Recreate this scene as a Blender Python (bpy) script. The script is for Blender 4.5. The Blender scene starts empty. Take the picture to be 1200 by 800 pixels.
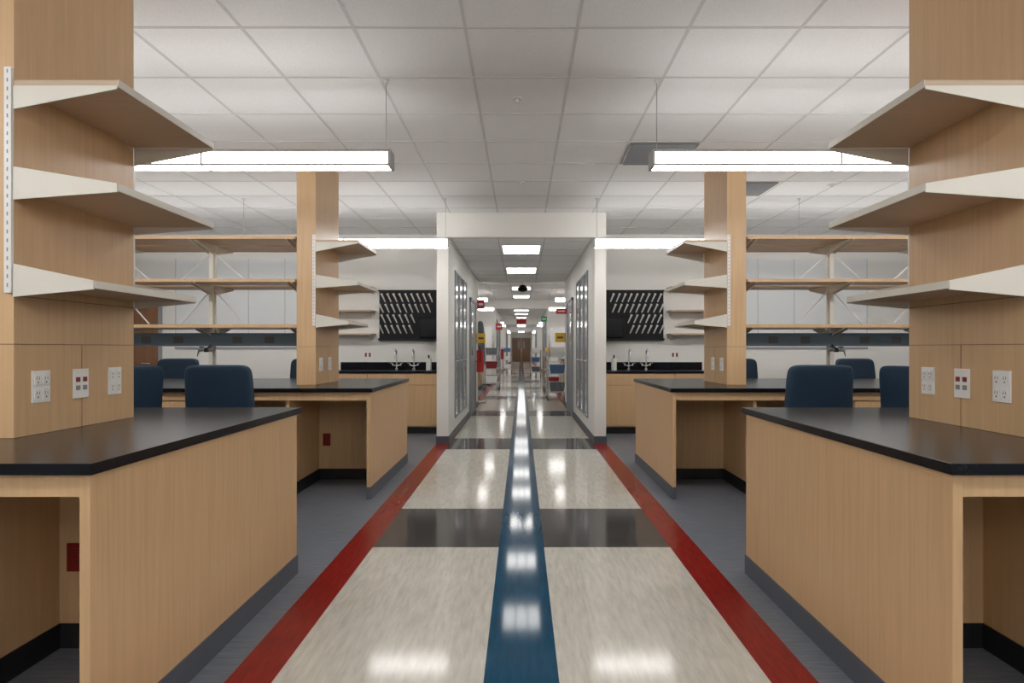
import bpy, bmesh, math, random
from mathutils import Vector, Matrix
random.seed(4)
C = bpy.context
scene = C.scene

# ------------------------------------------------------------------ materials
MATS = {}
def mat(name, col, rough=0.5, metal=0.0, emis=None, estr=0.0, noise=None, bump=None, spec=0.5, coat=0.0):
    """noise=(scale xyz tuple, dark factor, light factor)"""
    m = bpy.data.materials.new(name); m.use_nodes = True
    nt = m.node_tree; b = nt.nodes['Principled BSDF']
    b.inputs['Base Color'].default_value = (*col, 1)
    b.inputs['Roughness'].default_value = rough
    b.inputs['Metallic'].default_value = metal
    b.inputs['Specular IOR Level'].default_value = spec
    b.inputs['Coat Weight'].default_value = coat
    b.inputs['Coat Roughness'].default_value = 0.08
    if emis:
        b.inputs['Emission Color'].default_value = (*emis, 1)
        b.inputs['Emission Strength'].default_value = estr
    if noise or bump:
        tc = nt.nodes.new('ShaderNodeTexCoord')
    if noise:
        mp = nt.nodes.new('ShaderNodeMapping'); mp.inputs['Scale'].default_value = noise[0]
        nz = nt.nodes.new('ShaderNodeTexNoise'); nz.inputs['Scale'].default_value = 1.0
        nz.inputs['Detail'].default_value = 5
        nz.inputs['Roughness'].default_value = 0.6
        cr = nt.nodes.new('ShaderNodeValToRGB')
        cr.color_ramp.elements[0].position = 0.3; cr.color_ramp.elements[1].position = 0.7
        cr.color_ramp.elements[0].color = (*[c*noise[1] for c in col], 1)
        cr.color_ramp.elements[1].color = (*[min(1, c*noise[2]) for c in col], 1)
        nt.links.new(tc.outputs['Object'], mp.inputs['Vector'])
        nt.links.new(mp.outputs[0], nz.inputs['Vector'])
        nt.links.new(nz.outputs['Fac'], cr.inputs[0])
        nt.links.new(cr.outputs[0], b.inputs['Base Color'])
    if bump:
        n2 = nt.nodes.new('ShaderNodeTexNoise'); n2.inputs['Scale'].default_value = bump[0]
        bp = nt.nodes.new('ShaderNodeBump'); bp.inputs['Strength'].default_value = bump[1]
        bp.inputs['Distance'].default_value = 0.002
        nt.links.new(tc.outputs['Object'], n2.inputs['Vector'])
        nt.links.new(n2.outputs['Fac'], bp.inputs['Height'])
        nt.links.new(bp.outputs[0], b.inputs['Normal'])
    MATS[name] = m
    return m

mat('maple', (0.59, 0.372, 0.190), 0.42, noise=((55, 55, 2.2), 0.91, 1.07))
mat('maple_shelf', (0.47, 0.345, 0.235), 0.45, noise=((3, 60, 60), 0.93, 1.07))
mat('seam', (0.22, 0.12, 0.06), 0.6)
mat('door_wood', (0.20, 0.085, 0.035), 0.4, noise=((30, 30, 1.5), 0.8, 1.15))
mat('epoxy', (0.005, 0.006, 0.009), 0.22, spec=0.22, noise=((6, 6, 6), 0.85, 1.15))
mat('rubber_base', (0.070, 0.080, 0.100), 0.5)
mat('black_base', (0.010, 0.010, 0.012), 0.5)
mat('cream_metal', (0.66, 0.625, 0.55), 0.4)
mat('white_metal', (0.75, 0.74, 0.72), 0.35)
mat('lamp_housing', (0.42, 0.42, 0.42), 0.35, metal=0.6)
mat('slot', (0.05, 0.05, 0.05), 0.6)
mat('raceway', (0.055, 0.085, 0.11), 0.4)
mat('chair_blue', (0.003, 0.024, 0.055), 0.75, noise=((150, 150, 150), 0.8, 1.2), bump=(500, 0.3))
mat('chair_plastic', (0.01, 0.01, 0.012), 0.4)
mat('chrome', (0.75, 0.75, 0.76), 0.15, metal=1)
mat('steel', (0.45, 0.45, 0.46), 0.3, metal=1)
mat('dark_steel', (0.12, 0.12, 0.12), 0.3, metal=0.8)
mat('black_plastic', (0.004, 0.004, 0.006), 0.5, spec=0.2)
mat('white_plastic', (0.80, 0.79, 0.76), 0.35)
mat('red_plastic', (0.18, 0.004, 0.004), 0.4)
mat('socket', (0.25, 0.24, 0.23), 0.5)
mat('wall_paint', (0.78, 0.765, 0.725), 0.6, bump=(300, 0.05))
mat('wall_panel', (0.74, 0.76, 0.77), 0.45)
mat('trim_gray', (0.26, 0.27, 0.29), 0.5)
mat('seam_light', (0.5, 0.5, 0.5), 0.5)
mat('ceil_tile', (0.88, 0.87, 0.868), 0.9, noise=((90, 90, 90), 0.93, 1.03), bump=(160, 0.5))
mat('t_bar', (0.62, 0.615, 0.61), 0.6)
mat('vent', (0.13, 0.13, 0.14), 0.5)
mat('f_gray', (0.14, 0.155, 0.185), 0.38, spec=0.3, noise=((7, 60, 20), 0.75, 1.25))
mat('f_cream', (0.57, 0.545, 0.48), 0.105, noise=((42, 6, 20), 0.80, 1.10), spec=0.27)
mat('f_dark', (0.050, 0.047, 0.046), 0.10, noise=((9, 50, 20), 0.65, 1.4), spec=0.22)
mat('f_red', (0.22, 0.010, 0.008), 0.22, spec=0.15, noise=((60, 8, 20), 0.75, 1.2))
mat('f_blue', (0.003, 0.052, 0.110), 0.075, noise=((50, 6, 20), 0.80, 1.2), spec=0.10)
mat('lamp', (0.9, 0.9, 0.9), 0.5, emis=(1.0, 0.98, 0.95), estr=9.5)
mat('lamp_top', (0.9, 0.9, 0.9), 0.5, emis=(1.0, 0.98, 0.95), estr=2.2)
mat('troffer', (0.9, 0.9, 0.9), 0.5, emis=(1.0, 0.98, 0.945), estr=6.0)
mat('pane', (0.22, 0.25, 0.27), 0.12)
mat('coat', (0.14, 0.15, 0.17), 0.85, noise=((20, 20, 3), 0.6, 1.3))
mat('yellow', (0.80, 0.46, 0.02), 0.5)
mat('exit_red', (0.55, 0.02, 0.02), 0.5)
mat('bin_blue', (0.05, 0.13, 0.28), 0.4)
mat('green', (0.02, 0.3, 0.12), 0.5)
mat('paper', (0.8, 0.8, 0.78), 0.7)

# ------------------------------------------------------------------ builder
class MB:
    def __init__(s, sx=1):
        s.v, s.f, s.m, s.sm, s.mats, s.sx = [], [], [], [], [], sx
    def mi(s, name):
        if name not in s.mats: s.mats.append(name)
        return s.mats.index(name)
    def add(s, vs, fs, mt, smooth=False):
        o = len(s.v); k = s.mi(mt)
        s.v += [(p[0]*s.sx, p[1], p[2]) for p in vs]
        for f in fs:
            s.f.append([i+o for i in f]); s.m.append(k); s.sm.append(smooth)
    def box(s, x0, x1, y0, y1, z0, z1, mt):
        vs = [(x, y, z) for x in (x0, x1) for y in (y0, y1) for z in (z0, z1)]
        s.add(vs, [(0,1,3,2),(4,6,7,5),(0,4,5,1),(2,3,7,6),(0,2,6,4),(1,5,7,3)], mt)
    def prism(s, poly, axis, a0, a1, mt):
        n = len(poly); vs = []
        for a in (a0, a1):
            for p in poly:
                vs.append((p[0], a, p[1]) if axis == 'y' else ((a, p[0], p[1]) if axis == 'x' else (p[0], p[1], a)))
        fs = [tuple(range(n)), tuple(range(2*n-1, n-1, -1))]
        fs += [(i, (i+1) % n, n+(i+1) % n, n+i) for i in range(n)]
        s.add(vs, fs, mt)
    def tube(s, pts, r, mt, n=10, r1=None):
        pts = [Vector(p) for p in pts]; vs = []; L = len(pts)
        up = Vector((0, 0, 1))
        for i, p in enumerate(pts):
            d = (pts[min(i+1, L-1)] - pts[max(i-1, 0)]).normalized()
            ref = Vector((1, 0, 0)) if abs(d.z) > 0.95 else up
            if L > 2: ref = Vector((1, 0.01, 0.02)) if abs(d.x) < 0.9 else up
            a = d.cross(ref).normalized(); b = d.cross(a)
            rr = r if r1 is None else r + (r1-r)*i/(L-1)
            for k in range(n):
                t = 2*math.pi*k/n
                vs.append(p + a*math.cos(t)*rr + b*math.sin(t)*rr)
        fs = []
        for i in range(L-1):
            for k in range(n):
                fs.append((i*n+k, i*n+(k+1) % n, (i+1)*n+(k+1) % n, (i+1)*n+k))
        s.add(vs, fs, mt, True)
        s.add(vs[:n], [tuple(range(n))], mt); s.add(vs[-n:], [tuple(range(n))], mt)
    def pad(s, c, d, mt, e=0.35, bend=0.0, taper=0.0, tilt=0.0, nu=28, nv=16):
        def sp(x): return math.copysign(abs(x)**e, x)
        vs = []
        for j in range(nv+1):
            ph = -math.pi/2 + math.pi*j/nv
            for i in range(nu):
                th = 2*math.pi*i/nu
                x = sp(math.cos(ph))*sp(math.cos(th)); y = sp(math.cos(ph))*sp(math.sin(th)); z = sp(math.sin(ph))
                X = x*d[0]/2*(1+taper*z); Z = z*d[2]/2; Y = y*d[1]/2 + bend*(X*X) + tilt*Z
                vs.append((c[0]+X, c[1]+Y, c[2]+Z))
        fs = []
        for j in range(nv):
            for i in range(nu):
                fs.append((j*nu+i, j*nu+(i+1) % nu, (j+1)*nu+(i+1) % nu, (j+1)*nu+i))
        s.add(vs, fs, mt, True)
    def obj(s, name, origin=(0, 0, 0), bevel=0.0):
        ox, oy, oz = origin[0]*s.sx, origin[1], origin[2]
        me = bpy.data.meshes.new(name)
        me.from_pydata([(a-ox, b-oy, c-oz) for a, b, c in s.v], [], s.f)
        for m in s.mats: me.materials.append(MATS[m])
        me.polygons.foreach_set('material_index', s.m)
        me.polygons.foreach_set('use_smooth', s.sm)
        bm = bmesh.new(); bm.from_mesh(me)
        bmesh.ops.remove_doubles(bm, verts=[v for v in bm.verts if any(f.smooth for f in v.link_faces)], dist=1e-5)
        bmesh.ops.recalc_face_normals(bm, faces=bm.faces)
        bm.to_mesh(me); bm.free()
        o = bpy.data.objects.new(name, me); scene.collection.objects.link(o)
        o.location = (ox, oy, oz)
        if bevel:
            b = o.modifiers.new('bevel', 'BEVEL'); b.width = bevel; b.segments = 2; b.limit_method = 'ANGLE'
        return o

def dup(o, dx=0, dy=0, dz=0, rz=None):
    n = o.copy(); n.name = o.name.split('.')[0]
    n.location = (o.location.x+dx, o.location.y+dy, o.location.z+dz)
    if rz is not None: n.rotation_euler = (0, 0, rz)
    scene.collection.objects.link(n)
    return n

H = 2.975; HC = 2.66
ROOM_X = 7.2; Y0 = -3.6; YB = 9.35; YP = 7.85
BAYS = [(13.2, 22.0), (27.4, 36.2), (41.6, 50.4)]
YEND = 56.0
narrow = [(YP, 13.2), (22.0, 27.4), (36.2, 41.6), (50.4, YEND)]

# ------------------------------------------------------------------ floor
b = MB()
def fq(x0, x1, y0, y1, m): b.add([(x0, y0, 0), (x1, y0, 0), (x1, y1, 0), (x0, y1, 0)], [(0, 1, 2, 3)], m)
for sx in (-1, 1):
    fq(*sorted((sx*1.095, sx*ROOM_X)), Y0, YEND, 'f_gray')
    fq(*sorted((sx*0.92, sx*1.095)), Y0, YEND, 'f_red')
fq(-0.14, 0.14, Y0, YEND, 'f_blue')
y = 3.775 - 3.66*2
segs = []; cur = Y0
while y < YEND:
    if y > cur: segs.append((cur, y, 'f_cream'))
    segs.append((max(y, Y0), min(y+0.91, YEND), 'f_dark')); cur = y+0.91; y += 3.66
if cur < YEND: segs.append((cur, YEND, 'f_cream'))
for (a, c, m) in segs:
    for sx in (-1, 1): fq(*sorted((sx*0.14, sx*0.92)), a, c, m)
fl = b.obj('floor')
b = MB(); b.box(-ROOM_X, ROOM_X, Y0, YEND, -0.12, -0.004, 'f_gray'); b.obj('floor_slab')

# ------------------------------------------------------------------ ceilings
def ceiling(x0, x1, y0, y1, z, oy=0.27, name='ceiling'):
    b = MB(); b.box(x0, x1, y0, y1, z, z+0.08, 'ceil_tile')
    k = math.ceil((x0-0.305)/0.61)
    while 0.305+0.61*k < x1:
        x = 0.305+0.61*k; b.box(x-0.009, x+0.009, y0, y1, z-0.003, z+0.01, 't_bar'); k += 1
    k = math.ceil((y0-oy)/0.61)
    while oy+0.61*k < y1:
        y = oy+0.61*k; b.box(x0, x1, y-0.008, y+0.008, z-0.0035, z+0.01, 't_bar'); k += 1
    return b.obj(name)
ceiling(-ROOM_X, ROOM_X, Y0, YB, H)
for (a, c) in BAYS: ceiling(-5.3, 5.3, a, c, H)
for (a, c) in narrow: ceiling(-0.94, 0.94, a+0.12, c-0.12, HC, name='ceiling_corridor')

# ------------------------------------------------------------------ walls
def wall(name, x0, x1, y0, y1, z0=0, z1=H, m='wall_paint'):
    b = MB(); b.box(x0, x1, y0, y1, z0, z1, m); return b.obj(name)
wall('wall_left', -ROOM_X-0.12, -ROOM_X, Y0, YB)
wall('wall_right', ROOM_X, ROOM_X+0.12, Y0, YB)
wall('wall_front', -ROOM_X, ROOM_X, Y0-0.12, Y0)
wall('wall_back', -ROOM_X, -1.09, YB, YB+0.12)
wall('wall_back', 1.09, ROOM_X, YB, YB+0.12)
for (a, c) in narrow:
    for sx, nm in ((-1, 'left'), (1, 'right')):
        x0, x1 = sorted((sx*0.94, sx*1.09))
        wall('wall_corridor_'+nm, x0, x1, a, c)
        bb = MB(); bb.box(*sorted((sx*0.932, sx*0.94)), a, c, 0, 0.1, 'rubber_base')
        bb.box(*sorted((sx*0.932, sx*1.098)), a-0.008, a, 0, 0.1, 'rubber_base')
        bb.obj('baseboard_'+nm)
    wall('wall_header', -0.94, 0.94, a, a+0.12, HC, H)
    wall('wall_header', -0.94, 0.94, c-0.12, c, HC, H)
for (a, c) in BAYS:
    for sx, nm in ((-1, 'left'), (1, 'right')):
        x0, x1 = sorted((sx*5.3, sx*5.4)); wall('wall_bay_'+nm, x0, x1, a, c)
        x0, x1 = sorted((sx*1.09, sx*5.3))
        wall('wall_bay_near', x0, x1, a-0.1, a); wall('wall_bay_far', x0, x1, c, c+0.1)  # near wall is out of view, added to contain the bay light
wall('wall_end', -0.94, 0.94, YEND, YEND+0.1)

for sx in (-1, 1):
    b = MB(sx)
    b.box(-5.3, -3.05, YB-0.012, YB, 1.25, 2.6, 'wall_panel')
    for i in range(5):
        x = -5.29+0.557*i; b.box(x-0.006, x+0.006, YB-0.014, YB, 1.25, 2.6, 'seam_light')
    b.box(-5.3, -3.05, YB-0.02, YB, 1.22, 1.25, 'trim_gray')
    b.obj('wall_panel_board', (-4.1, YB, 1.25))
    b = MB(sx); b.box(-7.2, -2.77, YB-0.01, YB, 0, 0.1, 'rubber_base'); b.obj('baseboard_back')

# ------------------------------------------------------------------ doors
b = MB()
b.box(-6.55, -6.5, YB-0.03, YB, 0, 2.12, 'trim_gray'); b.box(-5.55, -5.5, YB-0.03, YB, 0, 2.12, 'trim_gray')
b.box(-6.55, -5.5, YB-0.03, YB, 2.07, 2.12, 'trim_gray'); b.box(-6.5, -5.55, YB-0.02, YB-0.001, 0.005, 2.07, 'door_wood')
b.tube([(-5.66, YB-0.07, 1.0), (-5.78, YB-0.07, 1.0)], 0.01, 'chrome'); b.tube([(-5.66, YB-0.07, 1.0), (-5.66, YB-0.02, 1.0)], 0.012, 'chrome')
b.obj('door_1', (-6, YB, 0))
b = MB()
Y = YEND
b.box(-0.88, -0.82, Y-0.05, Y, 0, 2.2, 'trim_gray'); b.box(0.82, 0.88, Y-0.05, Y, 0, 2.2, 'trim_gray'); b.box(-0.88, 0.88, Y-0.05, Y, 2.14, 2.2, 'trim_gray')
for sx in (-1, 1):
    x0, x1 = sorted((sx*0.01, sx*0.82)); b.box(x0, x1, Y-0.04, Y-0.002, 0.01, 2.14, 'door_wood')
    x0, x1 = sorted((sx*0.15, sx*0.32)); b.box(x0, x1, Y-0.045, Y-0.03, 1.2, 1.9, 'pane')
    b.tube([(sx*0.08, Y-0.08, 0.9), (sx*0.08, Y-0.08, 1.2)], 0.012, 'chrome')
b.obj('door_2', (0, YEND, 0))

# glazed panels + flush doors inside the corridors
n = 1
for (a, c) in narrow[:3]:
    for sx in (-1, 1):
        b = MB(sx)
        y0 = a+0.75; z0, z1 = 0.28, 2.30
        for q in range(3):
            ya = y0+q*0.62; yb = ya+0.44
            b.box(-0.94, -0.931, ya, yb, z0, z1, 'pane')
            b.box(-0.94, -0.922, ya-0.03, ya, z0-0.03, z1+0.03, 'trim_gray'); b.box(-0.94, -0.922, yb, yb+0.03, z0-0.03, z1+0.03, 'trim_gray')
            b.box(-0.94, -0.922, ya, yb, z0-0.03, z0, 'trim_gray'); b.box(-0.94, -0.922, ya, yb, z1, z1+0.03, 'trim_gray')
            for z in (1.05,): b.box(-0.94, -0.927, ya, yb, z-0.008, z+0.008, 'white_metal')
        b.obj('window_%d' % n, (-0.93, y0+0.8, z0)); n += 1
for k, (a, c) in enumerate(narrow[:3]):
    for sx in (-1, 1):
        b = MB(sx); y0 = a+3.2; y1 = a+4.25
        b.box(-0.94, -0.90, y0-0.05, y0, 0, 2.15, 'trim_gray'); b.box(-0.94, -0.90, y1, y1+0.05, 0, 2.15, 'trim_gray')
        b.box(-0.94, -0.90, y0-0.05, y1+0.05, 2.1, 2.15, 'trim_gray'); b.box(-0.94, -0.915, y0, y1, 0.01, 2.1, 'trim_gray' if k == 0 else 'door_wood')
        b.box(-0.92, -0.91, y0+0.15, y0+0.4, 1.1, 1.9, 'pane')
        b.tube([(-0.87, y0+0.1, 1.0), (-0.87, y0+0.24, 1.0)], 0.01, 'chrome')
        b.obj('door_%d' % (3+2*k+(sx > 0)), (-0.93, y0, 0))

# ------------------------------------------------------------------ lab benches
XA = -1.23            # aisle face
def make_bench(y0, sx, red=False, xe=-5.2):
    y1 = y0+1.6; ym = (y0+y1)/2
    b = MB(sx)
    b.box(xe, XA+0.018, y0-0.02, y1+0.02, 0.872, 0.905, 'epoxy')
    b.box(XA-0.03, XA, y0, y1, 0.10, 0.872, 'maple')
    b.box(XA-0.03, XA+0.006, y0-0.006, y1+0.006, 0.0, 0.10, 'rubber_base')
    for (a, c) in ((y0+0.005, y0+0.025), (y1-0.025, y1-0.005)):
        b.box(xe, XA-0.03, a, c, 0.805, 0.872, 'maple')
    b.box(xe, XA-0.03, ym-0.03, ym+0.03, 0.1, 0.872, 'maple')
    b.box(xe, XA-0.03, ym-0.037, ym+0.037, 0.0, 0.1, 'black_base')
    b.box(-1.93, -1.90, y0+0.03, y1-0.03, 0.1, 0.81, 'maple')
    b.box(-1.937, -1.893, y0+0.05, y1-0.05, 0.0, 0.1, 'black_base')
    for cx in (-2.72, -4.1):
        x1, x0 = cx, cx-0.48
        for (a, c, fr, d) in ((y0+0.03, ym-0.03, y0+0.03, -1), (ym+0.03, y1-0.03, y1-0.03, 1)):
            b.box(x0, x1, a, c, 0.1, 0.805, 'maple')
            b.box(x0, x1, a+0.05, c-0.05, 0.0, 0.1, 'black_base')
            zz = [0.12, 0.40, 0.64, 0.80]
            for i in range(3):
                ya, yb = sorted((fr, fr+d*0.02))
                b.box(x0+0.006, x1-0.006, ya, yb, zz[i]+0.004, zz[i+1]-0.004, 'maple')
                zc = zz[i+1]-0.06; yh = fr+d*0.05; xc = (x0+x1)/2
                b.tube([(xc-0.06, yh, zc), (xc+0.06, yh, zc)], 0.005, 'steel', 8)
                for q in (-0.055, 0.055): b.tube([(xc+q, fr+d*0.018, zc), (xc+q, yh, zc)], 0.004, 'steel', 6)
    b.box(xe, xe+0.03, y0+0.01, y1-0.01, 0.0, 0.872, 'maple')
    if red:
        b.box(-1.865, -1.795, ym-0.038, ym-0.03, 0.315, 0.43, 'red_plastic')
        for z in (0.335, 0.38):
            b.box(-1.845, -1.815, ym-0.041, ym-0.038, z, z+0.03, 'red_plastic')
            for q in (-0.006, 0.006): b.box(-1.83+q-0.0015, -1.83+q+0.0015, ym-0.0415, ym-0.041, z+0.01, z+0.024, 'slot')
    return b.obj('lab_bench', ((xe+XA)/2, ym, 0), bevel=0.002)

def make_column(ym, sx):
    b = MB(sx); x1 = -1.83; x0 = -2.0; a, c = ym-0.34, ym+0.34
    b.box(x0, x1, a, c, 0.906, H, 'maple')
    for z in (1.245, 1.42): b.box(x1-0.01, x1+0.0012, a, c, z-0.0015, z+0.0015, 'seam')
    for z in (1.245,): b.box(x0, x1, a-0.0012, a+0.01, z-0.0015, z+0.0015, 'seam')
    b.box(x1-0.01, x1+0.0012, ym-0.0015, ym+0.0015, 0.906, 1.245, 'seam')
    for (ya, yb, o) in ((a-0.012, a, -1), (c, c+0.012, 1)):
        b.box(x1-0.026, x1-0.001, ya, yb, 1.43, 2.24, 'white_metal')
        z = 1.45
        while z < 2.22:
            yy = sorted((ya if o < 0 else yb, (ya if o < 0 else yb)+o*0.0008))
            b.box(x1-0.016, x1-0.011, yy[0], yy[1], z, z+0.014, 'socket'); z += 0.032
    return b.obj('wood_clad_column', (-1.915, ym, 0.906), bevel=0.002)

def make_end_shelf(ym, sx, z, depth, under):
    b = MB(sx); x0 = -1.829; x1 = x0+depth; a, c = ym-0.345, ym+0.345
    b.box(x0, x1, a+0.004, c-0.004, z, z+0.022, 'maple_shelf')
    b.box(x1-0.001, x1+0.002, a+0.004, c-0.004, z-0.004, z+0.024, 'cream_metal')
    for (p, q) in ((a-0.001, a+0.004), (c-0.004, c+0.001)):
        if under: poly = [(x0, z+0.0), (x1, z+0.0), (x1, z-0.012), (x0, z-0.085)]
        else: poly = [(x0, z+0.085), (x1, z+0.024), (x1, z-0.008), (x0, z-0.035)]
        b.prism(poly, 'y', p, q, 'cream_metal')
    return b.obj('bracket_shelf', ((x0+x1)/2, ym, z), bevel=0.001)

def make_outlet(sx, ym, y, z, kind=0, x=-1.83, w=0.085, h=0.12):
    b = MB(sx)
    b.box(x, x+0.006, y-w/2, y+w/2, z-h/2, z+h/2, 'white_plastic')
    for dy in (-0.02, 0.02):
        for dz in (-0.028, 0.028):
            if kind == 1:
                b.box(x+0.006, x+0.008, y+dy-0.012, y+dy+0.012, z+dz*0.6-0.010, z+dz*0.6+0.010, 'red_plastic' if dz > 0 else 'socket')
            else:
                b.box(x+0.006, x+0.009, y+dy-0.015, y+dy+0.015, z+dz-0.02, z+dz+0.02, 'white_plastic')
                for q in (-0.006, 0.006): b.box(x+0.009, x+0.0095, y+dy+q-0.0012, y+dy+q+0.0012, z+dz-0.002, z+dz+0.010, 'slot')
                b.box(x+0.009, x+0.0095, y+dy-0.003, y+dy+0.003, z+dz-0.014, z+dz-0.008, 'slot')
    return b.obj('power_outlet', (x, y, z), bevel=0.001)

def make_spine(ym, sx):
    b = MB(sx); xs = -2.003; xe = -5.15
    posts = [-2.06, -2.92, -3.82, -4.72]
    for x in posts:
        b.box(x-0.018, x+0.018, ym-0.035, ym-0.010, 0.906, 2.28, 'cream_metal')
        b.box(x-0.018, x+0.018, ym+0.010, ym+0.035, 0.906, 2.28, 'cream_metal')
    b.box(xe, xs, ym-0.075, ym+0.075, 1.25, 1.365, 'raceway')
    b.box(xe, xs, ym-0.09, ym+0.09, 1.365, 1.372, 'raceway')
    for x in (-2.35, -2.65, -3.2, -3.5, -4.1, -4.4):
        for y in (ym-0.0785, ym+0.0785):
            b.box(x-0.045, x+0.045, min(y, y+0.004), max(y, y+0.004), 1.275, 1.34, 'slot')
    for z, d in ((2.20, 0.34), (1.82, 0.34), (1.42, 0.26)):
        for o in (-1, 1):
            ya, yb = sorted((ym+o*0.037, ym+o*(0.037+d)))
            b.box(xe, xs, ya, yb, z, z+0.022, 'maple_shelf')
            ye = ym+o*(0.037+d); b.box(xe, xs, min(ye, ye+o*0.002), max(ye, ye+o*0.002), z-0.003, z+0.024, 'maple')
            for x in posts:
                for w in (-0.022, 0.022):
                    b.prism([(ym+o*0.03, z), (ym+o*(0.03+d), z), (ym+o*(0.03+d), z-0.014), (ym+o*0.03, z-0.085)], 'x', x+w-0.003, x+w+0.003, 'cream_metal')
    for x in posts[1:]:
        for q in (-1, 1):
            b.tube([(x, ym, 2.14), (x+q*0.32, ym, 1.86)], 0.006, 'white_metal', 6)
            b.tube([(x, ym, 1.80), (x+q*0.30, ym, 1.46)], 0.006, 'white_metal', 6)
    b.box(xe, xs, ym-0.006, ym+0.006, 2.23, 2.27, 'cream_metal')
    # gas taps hanging off the service rail
    x = -2.9; y = ym-0.15; z = 1.215
    b.tube([(x, ym-0.0745, 1.262), (x, y, z+0.005)], 0.010, 'dark_steel')
    b.tube([(x, y, z-0.02), (x, y, z+0.02)], 0.022, 'black_plastic')
    for q in (-1, 1):
        b.tube([(x, y, z), (x+q*0.065, y-0.01, z-0.005)], 0.012, 'dark_steel'); b.tube([(x+q*0.065, y-0.01, z), (x+q*0.075, y-0.02, z-0.06)], 0.009, 'dark_steel', r1=0.004)
        b.tube([(x+q*0.04, y-0.01, z), (x+q*0.04, y-0.01, z+0.025)], 0.007, 'dark_steel')
        b.box(x+q*0.04-0.02, x+q*0.04+0.02, y-0.016, y-0.004, z+0.022, z+0.032, 'black_plastic')
    return b.obj('reagent_shelf_unit', (-3.5, ym, 0.906), bevel=0.0)

bench_y = [1.74, 4.97]
for sx in (-1, 1):
    s = 1 if sx < 0 else -1
    for i, y0 in enumerate(bench_y):
        ym = y0+0.8
        bo = make_bench(y0, s, red=(sx < 0))
        co = make_column(ym, s)
        shs = [make_end_shelf(ym, s, 2.175, 0.375, True), make_end_shelf(ym, s, 1.80, 0.375, False), make_end_shelf(ym, s, 1.45, 0.29, False)]
        if i == 0:
            for k, yy in enumerate((ym-0.22, ym-0.01, ym+0.2)): make_outlet(s, ym, yy, 1.085, 1 if k == 1 else 0)
        else:
            for k, yy in enumerate((ym-0.2, ym+0.05)): make_outlet(s, ym, yy, 1.085, 0)
        sp = make_spine(ym, s)
        if i == 1:
            for by in (14.3, 17.9, 28.5, 32.1):
                for o in (bo, co, *shs):
                    if by > 20 and o in shs: continue
                    d = dup(o, dy=by-y0)

# ------------------------------------------------------------------ chairs
def make_chair():
    b = MB()
    b.pad((0, 0.02, 0.585), (0.48, 0.47, 0.085), 'chair_blue', e=0.45, taper=-0.03)
    b.pad((0, 0, 0.545), (0.40, 0.38, 0.03), 'chair_plastic', e=0.4)
    b.pad((0, -0.235, 0.87), (0.48, 0.085, 0.48), 'chair_blue', e=0.24, bend=0.5, taper=-0.03, tilt=-0.10, nu=56, nv=32)
    b.tube([(0, -0.05, 0.535), (0, -0.20, 0.53), (0, -0.28, 0.58), (0, -0.255, 0.70)], 0.02, 'chair_plastic')
    b.tube([(0, 0, 0.12), (0, 0, 0.54)], 0.025, 'chrome'); b.tube([(0, 0, 0.1), (0, 0, 0.32)], 0.034, 'chair_plastic')
    ring = [(0.21*math.cos(t*math.pi/12), 0.21*math.sin(t*math.pi/12), 0.26) for t in range(25)]
    for p, q in zip(ring[:-1], ring[1:]): b.tube([p, q], 0.009, 'chrome', 8)
    for k in range(3):
        t = k*2*math.pi/3; b.tube([(0, 0, 0.26), (0.21*math.cos(t), 0.21*math.sin(t), 0.26)], 0.007, 'chrome', 8)
    for k in range(5):
        t = k*2*math.pi/5+0.3; cx, cy = math.cos(t), math.sin(t)
        b.tube([(0, 0, 0.12), (0.28*cx, 0.28*cy, 0.075)], 0.024, 'chair_plastic', r1=0.015)
        b.tube([(0.28*cx, 0.28*cy, 0.09), (0.28*cx, 0.28*cy, 0.045)], 0.008, 'chair_plastic', 8)
        for q in (-0.016, 0.016):
            px, py = 0.28*cx-cy*q, 0.28*cy+cx*q
            b.tube([(px+cy*0.008, py-cx*0.008, 0.028), (px-cy*0.008, py+cx*0.008, 0.028)], 0.028, 'chair_plastic', 14)
    return b.obj('lab_chair')
ch = make_chair()
ch.location = (-2.20, 4.66, 0)
for (x, y, r) in ((-2.86, 4.2, 1.22), (-4.05, 6.98, math.pi), (-2.46, 7.0, 0.1+math.pi),
                  (2.16, 4.66, 0.05), (2.86, 4.2, -1.25), (2.52, 7.0, math.pi-0.1), (3.97, 6.98, math.pi+0.15)):
    c2 = ch.copy(); c2.name = 'lab_chair'; c2.location = (x, y, 0); c2.rotation_euler = (0, 0, r); scene.collection.objects.link(c2)

# ------------------------------------------------------------------ pendant lights
def pendant(sx, y, x0=-0.85, n=4, L=1.2, z=2.455):
    b = MB(sx)
    for i in range(n):
        a = x0-L*i-0.006; c = a-L+0.012
        b.box(c, a, y-0.06, y+0.06, z-0.048, z+0.042, 'lamp')
        b.box(c, a, y-0.055, y+0.055, z+0.042, z+0.044, 'lamp_top')
        for q in (-1, 1):
            ya, yb = sorted((y+q*0.06, y+q*0.065))
            b.box(c, a, ya, yb, z-0.053, z-0.040, 'lamp_housing'); b.box(c, a, ya, yb, z+0.034, z+0.050, 'lamp_housing')
        b.box(c, a, y-0.02, y+0.02, z+0.045, z+0.06, 'white_metal')
        b.box(c-0.012, c, y-0.065, y+0.065, z-0.053, z+0.05, 'lamp_housing')
    b.box(x0-0.006, x0+0.010, y-0.067, y+0.067, z-0.055, z+0.053, 'lamp_housing')
    for i in (0, n//2, n):
        x = x0-0.03-L*i*0.98
        b.tube([(x, y, z+0.055), (x, y, H-0.004)], 0.003, 'steel', 6)
        b.tube([(x, y, H-0.02), (x, y, H-0.004)], 0.018, 'white_metal', 12)
    return b.obj('pendant_linear_light', (x0-L*n/2, y, z))
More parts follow.
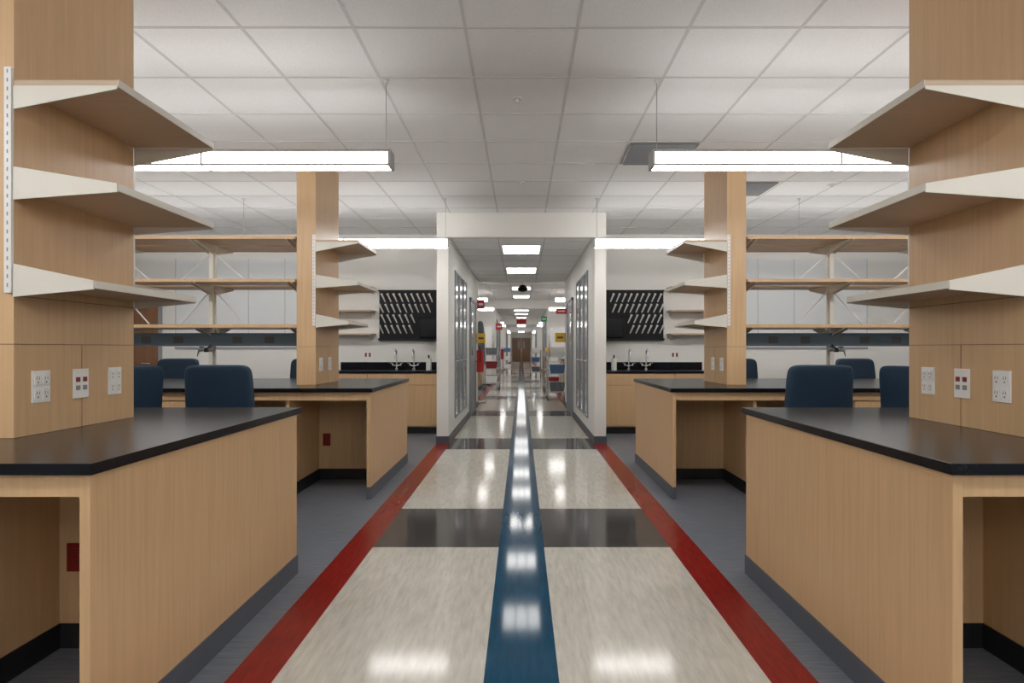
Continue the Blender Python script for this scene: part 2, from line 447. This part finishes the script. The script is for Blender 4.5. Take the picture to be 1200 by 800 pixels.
for sx in (1, -1):
    for y in (-2.3, 0.85, 3.97, 7.1): pendant(sx, y)  # rows above and behind the camera are out of view, added for illumination
    for (a, c) in BAYS:
        for y in (a+2.2, a+5.8): pendant(sx, y, n=2)

def troffer(x, y, z, w=0.6, l=0.6):
    b = MB()
    b.box(x-w/2, x+w/2, y-l/2, y+l/2, z-0.012, z-0.005, 'white_metal')
    b.box(x-w*0.46, x+w*0.46, y-l*0.46, y+l*0.46, z-0.016, z-0.012, 'troffer')
    for k in (-1, 1): b.box(x+k*w*0.155-0.008, x+k*w*0.155+0.008, y-l*0.46, y+l*0.46, z-0.02, z-0.016, 'white_metal')
    b.obj('ceiling_light_panel', (x, y, z))
for (a, c) in narrow:
    for dy in (0.95, 3.3): troffer(0, a+dy, HC, 0.56, 0.75)
for (a, c) in BAYS:
    for dy in (1.5, 4.5, 7.3): troffer(0, a+dy, H, 0.56, 0.9)
for y in (-0.65, -2.48): troffer(0, y, H, 0.56, 1.16)  # unseen panels behind the camera, added to brighten the dark foreground

# ceiling vents & sprinklers
def vent(x0, x1, y0, y1):
    b = MB(); z = H-0.005
    b.box(x0, x1, y0, y1, z-0.008, z, 'vent')
    n = 12
    for i in range(n):
        y = y0+(y1-y0)*(i+0.5)/n; b.prism([(y-0.012, z-0.008), (y+0.008, z-0.02), (y+0.012, z-0.02), (y-0.006, z-0.008)], 'x', x0+0.02, x1-0.02, 'trim_gray')
    b.obj('ceiling_air_vent', ((x0+x1)/2, (y0+y1)/2, z))
vent(0.93, 1.51, 5.18, 5.74); vent(2.2, 2.7, 6.4, 6.9)
for (x, y) in ((-0.03, 4.25), (3.3, 6.5), (-3.2, 5.2), (0, 6.4)):
    b = MB(); b.tube([(x, y, H-0.004), (x, y, H-0.012)], 0.035, 'white_metal', 16); b.tube([(x, y, H-0.012), (x, y, H-0.03)], 0.008, 'white_metal')
    b.tube([(x, y, H-0.03), (x, y, H-0.033)], 0.015, 'white_metal'); b.obj('fire_sprinkler', (x, y, H))

# ------------------------------------------------------------------ back wall sink counters
for sx in (1, -1):
    b = MB(sx); yf = 8.75; xa = -1.10; xe = -2.75
    b.box(xe, xa, yf, YB-0.012, 0.1, 0.87, 'maple'); b.box(xe, xa, yf+0.05, YB-0.012, 0, 0.1, 'black_base')
    b.box(xe-0.01, xa, yf-0.025, YB-0.012, 0.872, 0.905, 'epoxy')
    b.box(xe-0.01, xa, YB-0.035, YB-0.012, 0.905, 1.02, 'epoxy')
    k = 3; w = (xa-xe)/k
    for i in range(k):
        x0 = xe+w*i
        b.box(x0+0.004, x0+w-0.004, yf-0.018, yf, 0.12, 0.70, 'maple')
        b.box(x0+0.004, x0+w-0.004, yf-0.018, yf, 0.708, 0.862, 'maple')
        b.tube([(x0+w-0.06, yf-0.04, 0.55), (x0+w-0.06, yf-0.04, 0.66)], 0.005, 'steel', 8)
    b.obj('sink_cabinet', ((xa+xe)/2, 9.05, 0), bevel=0.002)
    # drying rack
    b = MB(sx); x0, x1, z0, z1 = -2.17, -1.28, 1.36, 2.10
    b.box(x0, x1, YB-0.03, YB-0.001, z0, z1, 'black_plastic')
    b.box(x0-0.012, x1+0.012, YB-0.05, YB-0.001, z1, z1+0.02, 'black_plastic')
    b.prism([(YB-0.12, z0), (YB-0.001, z0-0.02), (YB-0.001, z0), (YB-0.11, z0+0.02)], 'x', x0, x1, 'black_plastic')
    for r in range(4):
        for k in range(9):
            x = x0+0.06+k*0.09+(r % 2)*0.03; z = z0+0.10+r*0.16
            if k > 5 and r < 2: continue
            b.tube([(x, YB-0.03, z), (x-0.035, YB-0.11, z+0.105)], 0.009, 'white_plastic', 8, r1=0.013)
            b.tube([(x-0.035, YB-0.11, z+0.105), (x-0.039, YB-0.118, z+0.115)], 0.017, 'white_plastic', 8)
    b.obj('glassware_drying_rack', (-1.73, YB, 1.7))
    # paper towel dispenser
    b = MB(sx); b.pad((-1.38, YB-0.25, 1.53), (0.28, 0.20, 0.32), 'black_plastic', e=0.25)
    b.box(-1.47, -1.29, YB-0.32, YB-0.18, 1.355, 1.385, 'black_plastic'); b.box(-1.45, -1.31, YB-0.16, YB-0.13, 1.45, 1.6, 'black_plastic'); b.obj('paper_towel_dispenser', (-1.42, YB, 1.5))
    # faucets
    for x in (-1.62, -1.88):
        b = MB(sx); y = 9.2
        b.tube([(x, y, 0.906), (x, y, 0.93)], 0.026, 'chrome', 14)
        pts = [(x, y, 0.92), (x, y, 1.12)]+[(x, y-0.06+0.06*math.cos(t), 1.14+0.07*math.sin(t)) for t in [i*math.pi/8 for i in range(9)]]+[(x, y-0.12, 1.07)]
        b.tube(pts, 0.011, 'chrome')
        for q in (-0.06, 0.06):
            b.tube([(x, y, 0.96), (x+q, y, 0.98)], 0.009, 'chrome'); b.tube([(x+q, y, 0.97), (x+q, y-0.0, 1.0)], 0.012, 'chrome'); b.tube([(x+q, y, 1.0), (x+q*1.5, y-0.03, 1.01)], 0.006, 'chrome')
        b.obj('lab_faucet', (x, y, 0.905))
    # bottles
    b = MB(sx); x, y = -1.38, 9.1
    b.tube([(x, y, 0.906), (x, y, 1.05), (x, y, 1.07), (x, y, 1.08)], 0.04, 'white_plastic', 16); b.tube([(x, y, 1.08), (x, y, 1.13)], 0.012, 'black_plastic')
    b.tube([(x, y, 1.125), (x, y-0.05, 1.125)], 0.007, 'black_plastic'); b.obj('soap_pump_bottle', (x, y, 0.905))
    for z in (2.13, 1.78, 1.43):
        b = MB(sx); b.box(-3.0, -2.22, YB-0.30, YB-0.012, z, z+0.022, 'maple_shelf')
        for x in (-2.95, -2.27): b.prism([(YB-0.012, z), (YB-0.29, z), (YB-0.29, z-0.012), (YB-0.012, z-0.07)], 'x', x-0.003, x+0.003, 'cream_metal')
        b.obj('wall_shelf', (-2.6, YB-0.1, z))
    b = MB(sx)
    b.box(-2.42, -2.28, YB-0.012, YB-0.001, 1.08, 1.18, 'white_plastic')
    for x in (-2.38, -2.32): b.box(x-0.015, x+0.015, YB-0.015, YB-0.011, 1.10, 1.16, 'red_plastic')
    b.obj('wall_outlet', (-2.35, YB, 1.13))

# ------------------------------------------------------------------ far objects
def flag_sign(x0, x1, y, z0, z1, m, stripe, name):
    b = MB(); b.box(x0, x1, y-0.006, y+0.006, z0, z1, m)
    w = x1-x0; b.box(x0+w*0.2, x1-w*0.2, y-0.008, y-0.006, z0+(z1-z0)*0.4, z0+(z1-z0)*0.6, stripe)
    if abs(x0) > abs(x1): b.box(x0-0.008, x0+0.006, y-0.02, y+0.02, z0, z1, 'trim_gray')
    else: b.box(x1-0.006, x1+0.008, y-0.02, y+0.02, z0, z1, 'trim_gray')
    b.obj(name, ((x0+x1)/2, y, z0))
flag_sign(-0.93, -0.75, 12.7, 1.34, 1.54, 'yellow', 'slot', 'hazard_sign')
flag_sign(0.72, 0.93, 13.0, 1.36, 1.56, 'yellow', 'slot', 'hazard_sign')
flag_sign(-0.93, -0.78, 12.9, 2.06, 2.26, 'exit_red', 'paper', 'exit_sign')
flag_sign(0.72, 0.93, 22.3, 2.2, 2.4, 'green', 'paper', 'safety_sign')
flag_sign(0.70, 0.93, 12.4, 1.93, 2.04, 'exit_red', 'paper', 'safety_sign')
flag_sign(-0.93, -0.70, 22.25, 1.9, 2.15, 'exit_red', 'paper', 'safety_sign')
b = MB(); b.box(-0.22, 0.22, 27.6, 27.64, 2.33, 2.55, 'exit_red'); b.tube([(0, 27.62, 2.55), (0, 27.62, H-0.005)], 0.01, 'steel'); b.obj('exit_sign', (0, 27.62, 2.4))
b = MB(); x, y = 0.03, 13.6
b.tube([(x, y, H-0.005), (x, y, 2.62)], 0.015, 'steel'); b.tube([(x, y, 2.64), (x, y, 2.56)], 0.05, 'black_plastic', 16, r1=0.12)
b.pad((x, y, 2.55), (0.24, 0.24, 0.12), 'black_plastic', e=1.0); b.obj('dome_camera', (x, y, 2.6))
def cart(x, y, items, name='lab_cart'):
    b = MB()
    for dx in (-0.22, 0.22):
        for dy in (-0.38, 0.38):
            b.tube([(x+dx, y+dy, 0.08), (x+dx, y+dy, 1.15)], 0.013, 'chrome', 8)
            b.tube([(x+dx-0.012, y+dy, 0.045), (x+dx+0.012, y+dy, 0.045)], 0.045, 'chair_plastic', 14)
    for z in (0.2, 0.62, 1.02): b.box(x-0.23, x+0.23, y-0.4, y+0.4, z, z+0.025, 'steel')
    for (z, dy), m in zip(((0.225, -0.2), (0.225, 0.18), (0.645, -0.22), (0.645, 0.15), (1.045, -0.15), (1.045, 0.22)), items):
        b.prism([(x-0.15, z), (x+0.15, z), (x+0.18, z+0.2), (x-0.18, z+0.2)], 'y', y+dy-0.14, y+dy+0.14, m)
    b.obj(name, (x, y, 0))
cart(0.84, 14.6, ('coat', 'paper', 'bin_blue', 'paper', 'white_plastic', 'coat'))
cart(0.86, 17.2, ('red_plastic', 'paper', 'paper', 'coat', 'yellow', 'white_plastic'))
cart(-0.88, 18.2, ('paper', 'coat', 'red_plastic', 'paper', 'coat', 'white_plastic'))
cart(0.62, 26.6, ('coat', 'yellow', 'bin_blue', 'red_plastic', 'paper', 'coat'))
cart(-0.72, 31.0, ('paper', 'red_plastic', 'paper', 'coat', 'bin_blue', 'paper'))
# fire extinguishers on the corridor walls
for (sx, y) in ((-1, 26.9), (-1, 12.4)):
    b = MB(sx*-1*-1 if False else 1); x = -0.84
    b.tube([(x, y, 0.75), (x, y, 0.78), (x, y, 1.12), (x, y, 1.17), (x, y, 1.19)], 0.07, 'exit_red', 18)
    b.tube([(x, y, 1.19), (x, y, 1.25)], 0.025, 'dark_steel'); b.box(x-0.015, x+0.015, y-0.10, y+0.03, 1.25, 1.27, 'black_plastic')
    b.tube([(x, y-0.03, 1.22), (x+0.01, y-0.10, 1.15), (x+0.01, y-0.10, 0.95)], 0.01, 'black_plastic', 8)
    b.box(-0.938, x, y-0.02, y+0.02, 0.95, 0.98, 'dark_steel'); b.obj('fire_extinguisher', (x, y, 0.75))
# bench-top centrifuges near the aisle in the far bay
for (sx, y) in ((1, 14.7), (-1, 18.3), (1, 18.4), (-1, 14.8)):
    b = MB(sx); x = -1.55
    b.box(x-0.22, x+0.22, y-0.25, y+0.25, 0.93, 1.17, 'white_plastic'); b.pad((x, y+0.02, 1.19), (0.40, 0.42, 0.09), 'coat', e=0.6)
    b.prism([(y-0.25, 0.95), (y-0.31, 0.96), (y-0.27, 1.12), (y-0.25, 1.15)], 'x', x-0.2, x+0.2, 'trim_gray')
    for dx in (-0.18, 0.18):
        for dy in (-0.2, 0.2): b.tube([(x+dx, y+dy, 0.906), (x+dx, y+dy, 0.93)], 0.02, 'black_plastic', 10)
    b.obj('benchtop_centrifuge', (x, y, 0.906), bevel=0.01)
b = MB(); x, y = -1.0, 13.85
b.tube([(x, y, 0.03), (x, y, 1.95)], 0.015, 'steel'); b.tube([(x, y, 0), (x, y, 0.03)], 0.2, 'steel', 20)
b.pad((x+0.07, y, 1.3), (0.2, 0.44, 1.1), 'coat', e=0.6, taper=-0.15); b.pad((x-0.06, y+0.03, 1.32), (0.18, 0.40, 1.0), 'coat', e=0.6, taper=-0.1)
b.obj('lab_coat_stand', (x, y, 0))
def freezer(x, y, sx):
    b = MB(sx); b.box(x-0.35, x+0.35, y-0.4, y+0.4, 0.05, 1.95, 'white_plastic')
    b.box(x+0.35, x+0.38, y-0.39, y+0.39, 0.3, 1.93, 'white_metal'); b.box(x-0.33, x+0.33, y-0.38, y+0.38, 0, 0.05, 'black_base')
    b.tube([(x+0.41, y-0.33, 0.9), (x+0.41, y-0.33, 1.4)], 0.012, 'steel'); b.box(x+0.379, x+0.383, y-0.1, y+0.1, 1.6, 1.68, 'slot')
    b.obj('lab_freezer', (x, y, 0), bevel=0.01)
freezer(-1.35, 20.6, 1); freezer(-1.35, 20.9, -1)

# ------------------------------------------------------------------ camera / world
cam = bpy.data.cameras.new('camera'); co = bpy.data.objects.new('camera', cam); scene.collection.objects.link(co)
co.location = (0, 0, 1.23); co.rotation_euler = (math.pi/2, 0, 0)
cam.sensor_width = 36; cam.lens = 36*715/1200
cam.shift_x = -11/1200; cam.shift_y = 8/1200; cam.clip_start = 0.05
scene.camera = co
w = bpy.data.worlds.new('world'); scene.world = w; w.use_nodes = True
w.node_tree.nodes['Background'].inputs[0].default_value = (0.6, 0.65, 0.7, 1)
w.node_tree.nodes['Background'].inputs[1].default_value = 0.3
scene.view_settings.view_transform = 'Standard'
scene.view_settings.exposure = 0.66
scene.view_settings.gamma = 1.08
